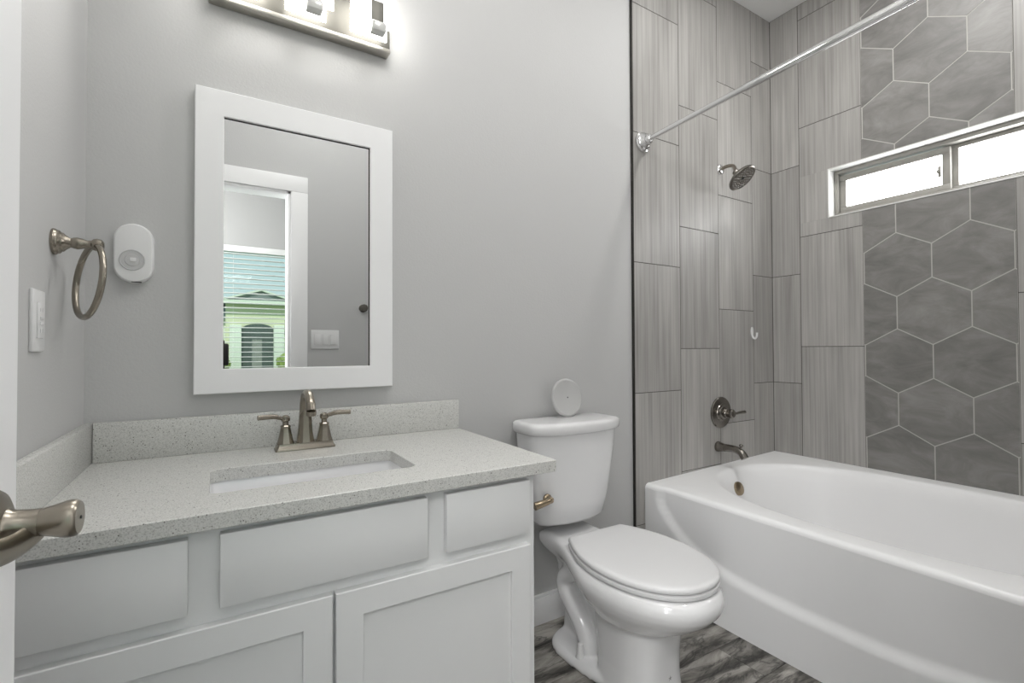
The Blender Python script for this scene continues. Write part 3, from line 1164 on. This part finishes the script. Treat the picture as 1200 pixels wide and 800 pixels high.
# small dark maker's mark low on the front column
bmm = bmesh.new()
bmm.from_mesh(bowl.data)
bv = BVHTree.FromBMesh(bmm)
mkc = Vector((1.487, -0.75, 0.088))
hit = bv.ray_cast(mkc, Vector((0, 1, 0)))
if hit[0] is not None:
    pc, nn = hit[0], hit[1]
    a_ = nn.cross(Vector((0, 0, 1))).normalized()
    b_ = a_.cross(nn).normalized() * 1
    mb = MB()
    pts = []
    for k in range(10):
        an = PI / 2 + k * PI / 5
        r_ = .0085 if k % 2 == 0 else .0022
        pts.append(pc + nn * .0006 + a_ * r_ * math.cos(an) + b_ * r_ * math.sin(an))
    mb.poly_prism(pts, nn * -.0012)
    mb.build('star_mark', M['mark'], toi, smooth=False)
bmm.free()

# disc standing on the tank lid
di = thing('white_disc', 'round white plastic disc with a tiny centre hole leaning on the tank lid', 'disc', (1.498, -.045, .833))
dc = Vector((1.496, -.058, .9095))
dn = Vector((0, -1, .16)).normalized()
mb = MB()
mb.lathe([(.0, -.006), (.070, -.006), (.0765, -.003), (.077, .002), (.074, .006), (.069, .0075), (.066, .006), (.0, .006)], dc, dn, 48)
mb.build('shell', M['plastic_disc'], di)
MB().lathe([(.0028, 0), (.0028, .0012)], dc + dn * .0056, dn, 12).build('centre_hole', M['dark'], di)

# ------------------------------------------------------------------ bathtub
tub = thing('bathtub', 'large white alcove bathtub with oval basin and curved apron', 'bathtub', (2.53, -.77, 0))
TXF, TXB, TYB, TYF = 2.000, W - .0015, -.0015, DY + .0015
bc = Vector((2.553, -.775, 0))
ax_, ay_ = .440, .700
corners = [math.atan2(y_ - bc.y, x_ - bc.x) for x_ in (TXF + .03, TXB) for y_ in (TYF, TYB)]
angs = sorted([2 * PI * k / 256 - PI for k in range(256)] + corners)


def zdeck(x):
    return .474 + .030 * (x - TXF) / (TXB - TXF)


def sup(s, dz, n=2.35, flat=None):
    out_ = []
    for a in angs:
        cs, sn = math.cos(a), math.sin(a)
        r_ = (abs(cs / ax_) ** n + abs(sn / ay_) ** n) ** (-1 / n) * s
        x_, y_ = bc.x + r_ * cs, bc.y + r_ * sn
        out_.append((x_, y_, (zdeck(x_) + dz) if flat is None else flat))
    return out_


def panel_t(y_):
    u = min(1.0, max(0.0, (min(TYB - y_, y_ - TYF) - .058) / .045))
    return u * u * (3 - 2 * u)


def rect_by_angle(x0, dz, roll=None):
    out_ = []
    for a in angs:
        cs, sn = math.cos(a), math.sin(a)
        ts = []
        if cs > 1e-9:
            ts.append((TXB - bc.x) / cs)
        if cs < -1e-9:
            ts.append((TXF + .03 - bc.x) / cs)
        if sn > 1e-9:
            ts.append((TYB - bc.y) / sn)
        if sn < -1e-9:
            ts.append((TYF - bc.y) / sn)
        t_ = min(ts)
        x_, y_ = bc.x + t_ * cs, bc.y + t_ * sn
        front = x_ < TXF + .031
        xx = x0 + .020 * panel_t(y_) if front else x_
        out_.append((xx, y_, zdeck(x_) + (dz if front else 0)))
    return out_


mb = MB()
prof = [sup(.06, 0, 2.2, .118), sup(.45, 0, 2.2, .120), sup(.66, 0, 2.3, .126), sup(.74, 0, 2.3, .140), sup(.80, 0, 2.3, .175), sup(.845, 0, 2.3, .235), sup(.885, 0, 2.35, .315), sup(.915, 0, 2.35, .385),
        sup(.932, -.060), sup(.942, -.044), sup(.955, -.028), sup(.970, -.014), sup(.987, -.004), sup(1.003, 0.0), sup(1.02, .001)]
prof += [rect_by_angle(TXF + .026, .001), rect_by_angle(TXF + .018, .000), rect_by_angle(TXF + .011, -.0025), rect_by_angle(TXF + .0055, -.007), rect_by_angle(TXF + .0015, -.0125), rect_by_angle(TXF, -.020)]
mb.rings(prof, True, False)
# apron: flat border round an arched recess
bm2 = bmesh.new()
NY, NZ = 110, 70
ztop = zdeck(TXF + .03) - .0195
grid = []


def recess_edge(y_):
    """lower outline of the recessed apron panel at distance y along the tub"""
    u = (-y_ - .77) / .70           # -1 at the shower end .. +1
    if abs(u) >= 1:
        return 9
    return .190 + (ztop + .02 - .190) * (1 - (1 - abs(u) ** 3.2) ** (1 / 1.7))


for i in range(NY + 1):
    y_ = TYB + (TYF - TYB) * i / NY
    rowv = []
    for j in range(NZ + 1):
        z_ = ztop * j / NZ
        # signed distance to the outline by sampling
        best = 9
        inside = z_ > recess_edge(y_)
        for q in range(-10, 11):
            y2 = y_ + q * .009
            e2 = recess_edge(y2)
            if e2 < 8:
                dq = math.hypot(q * .009, max(0.0, (e2 - z_)) if not inside else max(0.0, z_ - e2))
                if inside and z_ <= e2:
                    dq = abs(q * .009)
                if (not inside) and z_ >= e2:
                    dq = abs(q * .009)
                best = min(best, dq)
            elif inside:
                best = min(best, abs(q * .009))
        d_ = best if inside else -best
        t_ = max(0.0, min(1.0, (d_ + .022) / .044))
        t_ = t_ * t_ * (3 - 2 * t_)
        e_top = max(0.0, min(1.0, (z_ - (ztop - .09)) / .09))
        t_ = t_ * (1 - e_top) + panel_t(y_) * e_top
        rowv.append(bm2.verts.new((TXF + .020 * t_, y_, z_)))
    grid.append(rowv)
for i in range(NY):
    for j in range(NZ):
        bm2.faces.new((grid[i][j], grid[i + 1][j], grid[i + 1][j + 1], grid[i][j + 1]))
bmesh.ops.recalc_face_normals(bm2, faces=bm2.faces[:])
mb._merge(bm2)
mb.box(TXF + .001, TXF + .03, TYF, TYB, 0.0, .03)
shell = mb.build('shell', M['tub'], tub, angle=60)
ovc = Vector((2.520, -.133, .402))
ovn = Vector((0, -1, .35)).normalized()
mb = MB()
mb.lathe([(.0, -.03), (.030, -.03), (.034, -.012), (.034, .004), (.031, .009), (.022, .012), (.0, .013)], ovc, ovn, 32)
mb.build('overflow_plate', M['bronze'], tub)
MB().lathe([(.0, -.004), (.030, -.004), (.030, .002), (.024, .004), (.0, .003)], (2.553, -.33, .1225), (0, 0, 1), 28).build('drain', M['nickel'], tub)

# ------------------------------------------------------------------ shower fittings
sp = thing('tub_spout', 'dark nickel tub spout with diverter knob just above the tub rim', 'spout', (2.545, 0, .588))
mb = MB()
s0 = Vector((2.545, -.0005, .588))
mb.lathe([(.027, 0), (.0275, .006), (.025, .014), (.0215, .030), (.0195, .045)], s0, (0, -1, 0), 28)
spp = catmull([s0 + Vector((0, -.035, 0)), s0 + Vector((0, -.075, .002)), s0 + Vector((0, -.110, .000)), s0 + Vector((0, -.138, -.014)), s0 + Vector((0, -.154, -.036))], 6)
mb.tube(spp, [.0200 - .002 * math.sin(PI * k / (len(spp) - 1)) for k in range(len(spp))], 18)
mb.build('body', M['nickel_dark'], sp)
MB().lathe([(.005, 0), (.005, .012), (.009, .016), (.010, .022), (.006, .027), (.0, .028)], s0 + Vector((0, -.130, .006)), (0, -.2, 1), 18).build('diverter_knob', M['nickel_dark'], sp)

va = thing('shower_valve', 'dark nickel round shower valve with lever handle above the tub spout', 'valve', (2.571, 0, .765))
v0 = Vector((2.571, -.0005, .765))
mb = MB()
mb.lathe([(.083, 0), (.083, .004), (.079, .008), (.060, .011), (.048, .013), (.046, .016), (.036, .018), (.034, .024), (.026, .028)], v0, (0, -1, 0), 44)
mb.build('escutcheon', M['nickel_dark'], va)
mb = MB()
mb.lathe([(.024, .022), (.024, .040), (.021, .044), (.021, .056), (.0235, .060), (.0235, .072), (.017, .078), (.0, .080)], v0, (0, -1, 0), 28)
lv = [v0 + Vector((.005, -.066, .0)), v0 + Vector((.035, -.070, .0)), v0 + Vector((.065, -.074, .003)), v0 + Vector((.095, -.078, .004))]
lv = catmull(lv, 5)
mb.tube(lv, [.010 - .003 * min(1, k / 5) + .0025 * max(0, (k - 6) / 9) for k in range(len(lv))], 14)
mb.build('handle', M['nickel_dark'], va)

sh = thing('overhead_shower', 'round dark nickel shower head on a short arm from the tiled wall', 'shower head', (2.585, 0, 2.067))
h0 = Vector((2.590, -.0005, 2.067))
MB().lathe([(.028, 0), (.028, .003), (.025, .008), (.017, .012), (.011, .014)], h0, (0, -1, 0), 28).build('flange', M['chrome'], sh)
hn = Vector((.112, -.633, -.766)).normalized()
hc = Vector((2.545, -.152, 1.971))
mb = MB()
arm = catmull([h0 + Vector((0, -.004, 0)), h0 + Vector((0, -.045, .004)), h0 + Vector((-.008, -.085, -.012)), hc - hn * .045], 7)
mb.tube(arm, .0095, 14)
mb.build('arm', M['nickel'], sh)
mb = MB()
mb.lathe([(.012, -.052), (.016, -.048), (.017, -.036), (.014, -.030), (.027, -.022), (.055, -.012), (.070, -.002), (.0735, .006), (.072, .011), (.067, .013), (.065, .011), (.0, .011)], hc, hn, 48)
hd = mb.build('head', M['nickel_dark'], sh)
mb = MB()
a_ = hn.orthogonal().normalized()
b_ = hn.cross(a_)
for rn, cnt in ((.016, 6), (.030, 12), (.044, 18), (.056, 24)):
    for k in range(cnt):
        an = 2 * PI * k / cnt
        mb.lathe([(.0022, 0), (.0016, .0028)], hc + hn * .0105 + (a_ * math.cos(an) + b_ * math.sin(an)) * rn, hn, 6)
mb.build('nozzles', M['chrome'], hd)
MB().lathe([(.009, 0), (.008, .003), (.0, .0035)], hc + hn * .0105, hn, 16).build('centre_cap', M['black'], hd)

ro = thing('shower_rod', 'chrome shower curtain rod running above the tub, no curtain', 'curtain rod', (2.0, -.77, 2.1))


def rodp(y_):
    return Vector((2.000, y_, 2.083 - y_ * .033))


dr_ = (rodp(-1) - rodp(0)).normalized()
MB().tube([rodp(-.030), rodp(-.80)], .0120, 22).build('inner_tube', M['chrome'], ro)
mb = MB().tube([rodp(-.52), rodp(DY + .03)], .0142, 22)
mb.build('outer_tube', M['chrome'], ro)
for (yy, s) in ((0.0, -1), (DY, 1)):
    p_ = rodp(yy) + Vector((0, .0005 * s, 0))
    mb = MB()
    mb.lathe([(.048, 0), (.049, .004), (.047, .010), (.041, .013), (.042, .019), (.037, .026), (.027, .030), (.022, .034), (.0235, .042), (.021, .050), (.0155, .054)], p_, (0, s, 0), 32)
    mb.build('flange', M['chrome'], ro)

hk = MB()
k0 = Vector((2.862, 0, 1.187))
hk.rings([[(k0.x + .011 * math.cos(2 * PI * k / 24), yy, k0.z + .012 + .026 * math.sin(2 * PI * k / 24)) for k in range(24)] for yy in (.0, -.004)])
hk.tube(catmull([k0 + Vector((0, -.003, .0)), k0 + Vector((0, -.007, -.020)), k0 + Vector((0, -.022, -.026)), k0 + Vector((0, -.030, -.010)), k0 + Vector((0, -.031, .006))], 6), .0055, 12)
tag(hk.build('wall_hook', M['plastic']), 'small white plastic hook stuck on the tile near the shower corner', 'hook')

# ------------------------------------------------------------------ things on the door wall, seen in the mirror
swp = thing('light_switch', 'white three-rocker switch plate reflected low in the mirror', 'switch', (.853, DY, 1.169))
MB().box(.771, .935, DY - .0005, DY + .006, 1.111, 1.227, .003).build('cover_plate', M['plastic'], swp)
for k in (-1, 0, 1):
    MB().box(.853 + k * .046 - .0165, .853 + k * .046 + .0165, DY + .0055, DY + .010, 1.136, 1.202, .002).build('rocker', M['plastic'], swp)
rh = thing('robe_hook', 'round nickel robe hook on the door wall, reflected in the mirror', 'hook', (1.083, DY, 1.371))
MB().lathe([(.025, 0), (.025, .004), (.021, .008), (.010, .012), (.008, .020)], (1.083, DY + .0003, 1.371), (0, 1, 0), 24).build('base', M['nickel_dark'], rh)
MB().lathe([(.008, .018), (.010, .026), (.021, .032), (.024, .040), (.020, .048), (.0, .051)], (1.083, DY + .0003, 1.371), (0, 1, 0), 24).build('knob', M['nickel_dark'], rh)

# photographer's camera on its tripod, behind the lens position
ct = thing('tripod_camera', 'black camera on a tripod, its edge reflected at lower left of the mirror', 'camera', (.262, -1.74, 0))
cb = Vector((.292, -1.70, 1.10))
mb = MB()
mb.box(cb.x - .068, cb.x + .050, cb.y - .035, cb.y + .030, cb.z - .085, cb.z + .045, .01)
mb.box(cb.x - .03, cb.x + .03, cb.y - .03, cb.y + .025, cb.z + .04, cb.z + .065, .008)
mb.build('body', M['black'], ct)
mb = MB()
mb.lathe([(.03, 0), (.03, .02), (.018, .03), (.014, .5)], (cb.x, cb.y, cb.z - .085), (0, 0, -1), 18)
mb.build('column', M['black'], ct)
for k in range(3):
    an = 2 * PI * k / 3 - PI / 2
    MB().tube([(cb.x, cb.y, .62), (cb.x + .22 * math.cos(an), cb.y - .02 + .22 * math.sin(an), .012)], .011, 12).build('leg', M['black'], ct)

# ------------------------------------------------------------------ blinds in the far window
bl = thing('window_blind', 'white horizontal slat blind, tilted open, reflected in the mirror', 'blind', (.4, BY - .02, VZ0))
MB().box(VX0 + .006, VX1 - .006, BY - .045, BY + .012, VZ1 - .055, VZ1 - .002, .003).build('headrail', M['blind'], bl)
mb = MB()
z = VZ1 - .075
while z > VZ0 + .03:
    a = math.radians(6)
    for (y0, y1) in ((-.022, .022),):
        p = [(VX0 + .01, BY - .014 + y0, z - math.tan(a) * .022), (VX1 - .01, BY - .014 + y0, z - math.tan(a) * .022), (VX1 - .01, BY - .014 + y1, z + math.tan(a) * .022), (VX0 + .01, BY - .014 + y1, z + math.tan(a) * .022)]
        mb.poly_prism(p, (0, 0, .0028))
    z -= .044
mb.build('slats', M['blind'], bl, smooth=False)
mb = MB()
for x_ in (VX0 + .2, (VX0 + VX1) / 2, VX1 - .2):
    mb.box(x_ - .001, x_ + .001, BY - .038, BY - .036, VZ0 + .02, VZ1 - .05)
mb.build('ladder_cord', M['blind'], bl, smooth=False)
MB().box(VX0 + .01, VX1 - .01, BY - .036, BY + .008, VZ0 + .004, VZ0 + .024, .003).build('bottom_rail', M['blind'], bl)

# ------------------------------------------------------------------ outside: lawn and the house across the street
mb = MB().box(-40, 45, -60, BY - .15, -.25, -.12)
mb.build('ground', M['lawn'], smooth=False, kind='structure')
HX, HY = 2.45, -31.5
ho = thing('house', 'cream stucco house with gabled grey roof, reflected through the blind in the mirror', 'house', (HX, HY, -.12))


def hx(zx):
    return HX + (zx - 235) / 52


def hz(zy):
    return 1.108 + (637 - zy) / 52


mb = MB()
mb.box(hx(140), hx(330), HY - 6, HY, -.12, hz(490))
mb.build('wall', M['stucco'], ho, smooth=False)
mb = MB()
mb.poly_prism([(hx(128), HY + .5, hz(487)), (hx(345), HY + .5, hz(487)), (hx(235), HY + .5, hz(450))], (0, -7, 0))
mb.build('roof', M['shingle'], ho, smooth=False)
mb = MB()
mb.box(hx(130), hx(342), HY + .3, HY + .7, hz(495), hz(484))
mb.poly_prism([(hx(130), HY + .7, hz(487)), (hx(130), HY + .7, hz(482)), (hx(235), HY + .7, hz(448)), (hx(235), HY + .7, hz(453))], (0, -.3, 0))
mb.poly_prism([(hx(342), HY + .7, hz(487)), (hx(342), HY + .7, hz(482)), (hx(235), HY + .7, hz(448)), (hx(235), HY + .7, hz(453))], (0, -.3, 0))
mb.build('fascia', M['stucco_white'], ho, smooth=False)
MB().box(hx(20), hx(140), HY - 6, HY - 1.2, -.12, hz(540)).build('wing', M['stucco_white'], ho, smooth=False)
MB().box(hx(330), hx(560), HY - 6, HY - 1.2, -.12, hz(560)).build('wing', M['stucco_white'], ho, smooth=False)
MB().poly_prism([(hx(0), HY - .8, hz(540)), (hx(145), HY - .8, hz(540)), (hx(145), HY - 3.5, hz(485)), (hx(0), HY - 3.5, hz(485))], (0, 0, .15)).build('wing_roof', M['shingle'], ho, smooth=False)
MB().poly_prism([(hx(325), HY - .8, hz(562)), (hx(580), HY - .8, hz(562)), (hx(580), HY - 3.5, hz(505)), (hx(325), HY - 3.5, hz(505))], (0, 0, .15)).build('wing_roof', M['shingle'], ho, smooth=False)
mb = MB()
n_ = 14
pts = [(hx(182), HY + .05, hz(575))] + [(hx(228 - 46 * math.cos(PI * k / n_)), HY + .05, hz(575 - 20 * math.sin(PI * k / n_))) for k in range(1, n_)] + [(hx(274), HY + .05, hz(575)), (hx(274), HY + .05, -.12), (hx(182), HY + .05, -.12)]
mb.poly_prism(pts, (0, -.05, 0))
mb.build('entry_recess', M['entry'], ho, smooth=False)
for (a, b2) in ((150, 182), (272, 302)):
    MB().box(hx(a), hx(b2), HY, HY + .5, -.12, hz(560), .02).build('column', M['stucco_white'], ho)
MB().box(hx(212), hx(240), HY + .04, HY + .12, -.12, hz(605)).build('entry_door', M['vinyl'], ho, smooth=False)
for (a, b2, c2, d2) in ((306, 326, 590, 540), (60, 110, 640, 580)):
    MB().box(hx(a), hx(b2), HY - 1.25 if b2 < 200 else HY - .02, HY + .06 if b2 > 200 else HY - 1.1, hz(c2), hz(d2)).build('window', M['entry'], ho, smooth=False)
for i, (sx, r_) in enumerate(((300, .5), (128, .45))):
    mb = MB()
    bm2 = bmesh.new()
    bmesh.ops.create_icosphere(bm2, subdivisions=3, radius=r_)
    for v in bm2.verts:
        v.co *= 1 + random.uniform(-.16, .16)
        v.co += Vector((hx(sx), HY + 1.6, .35))
    mb._merge(bm2)
    o = mb.build('shrub', M['leaf'], smooth=False)
    tag(o, ['yellow-green shrub at the right of the house entry, reflected in the mirror', 'yellow-green shrub at the left of the house entry, reflected in the mirror'][i], 'shrub', 'shrubs in front of the house')
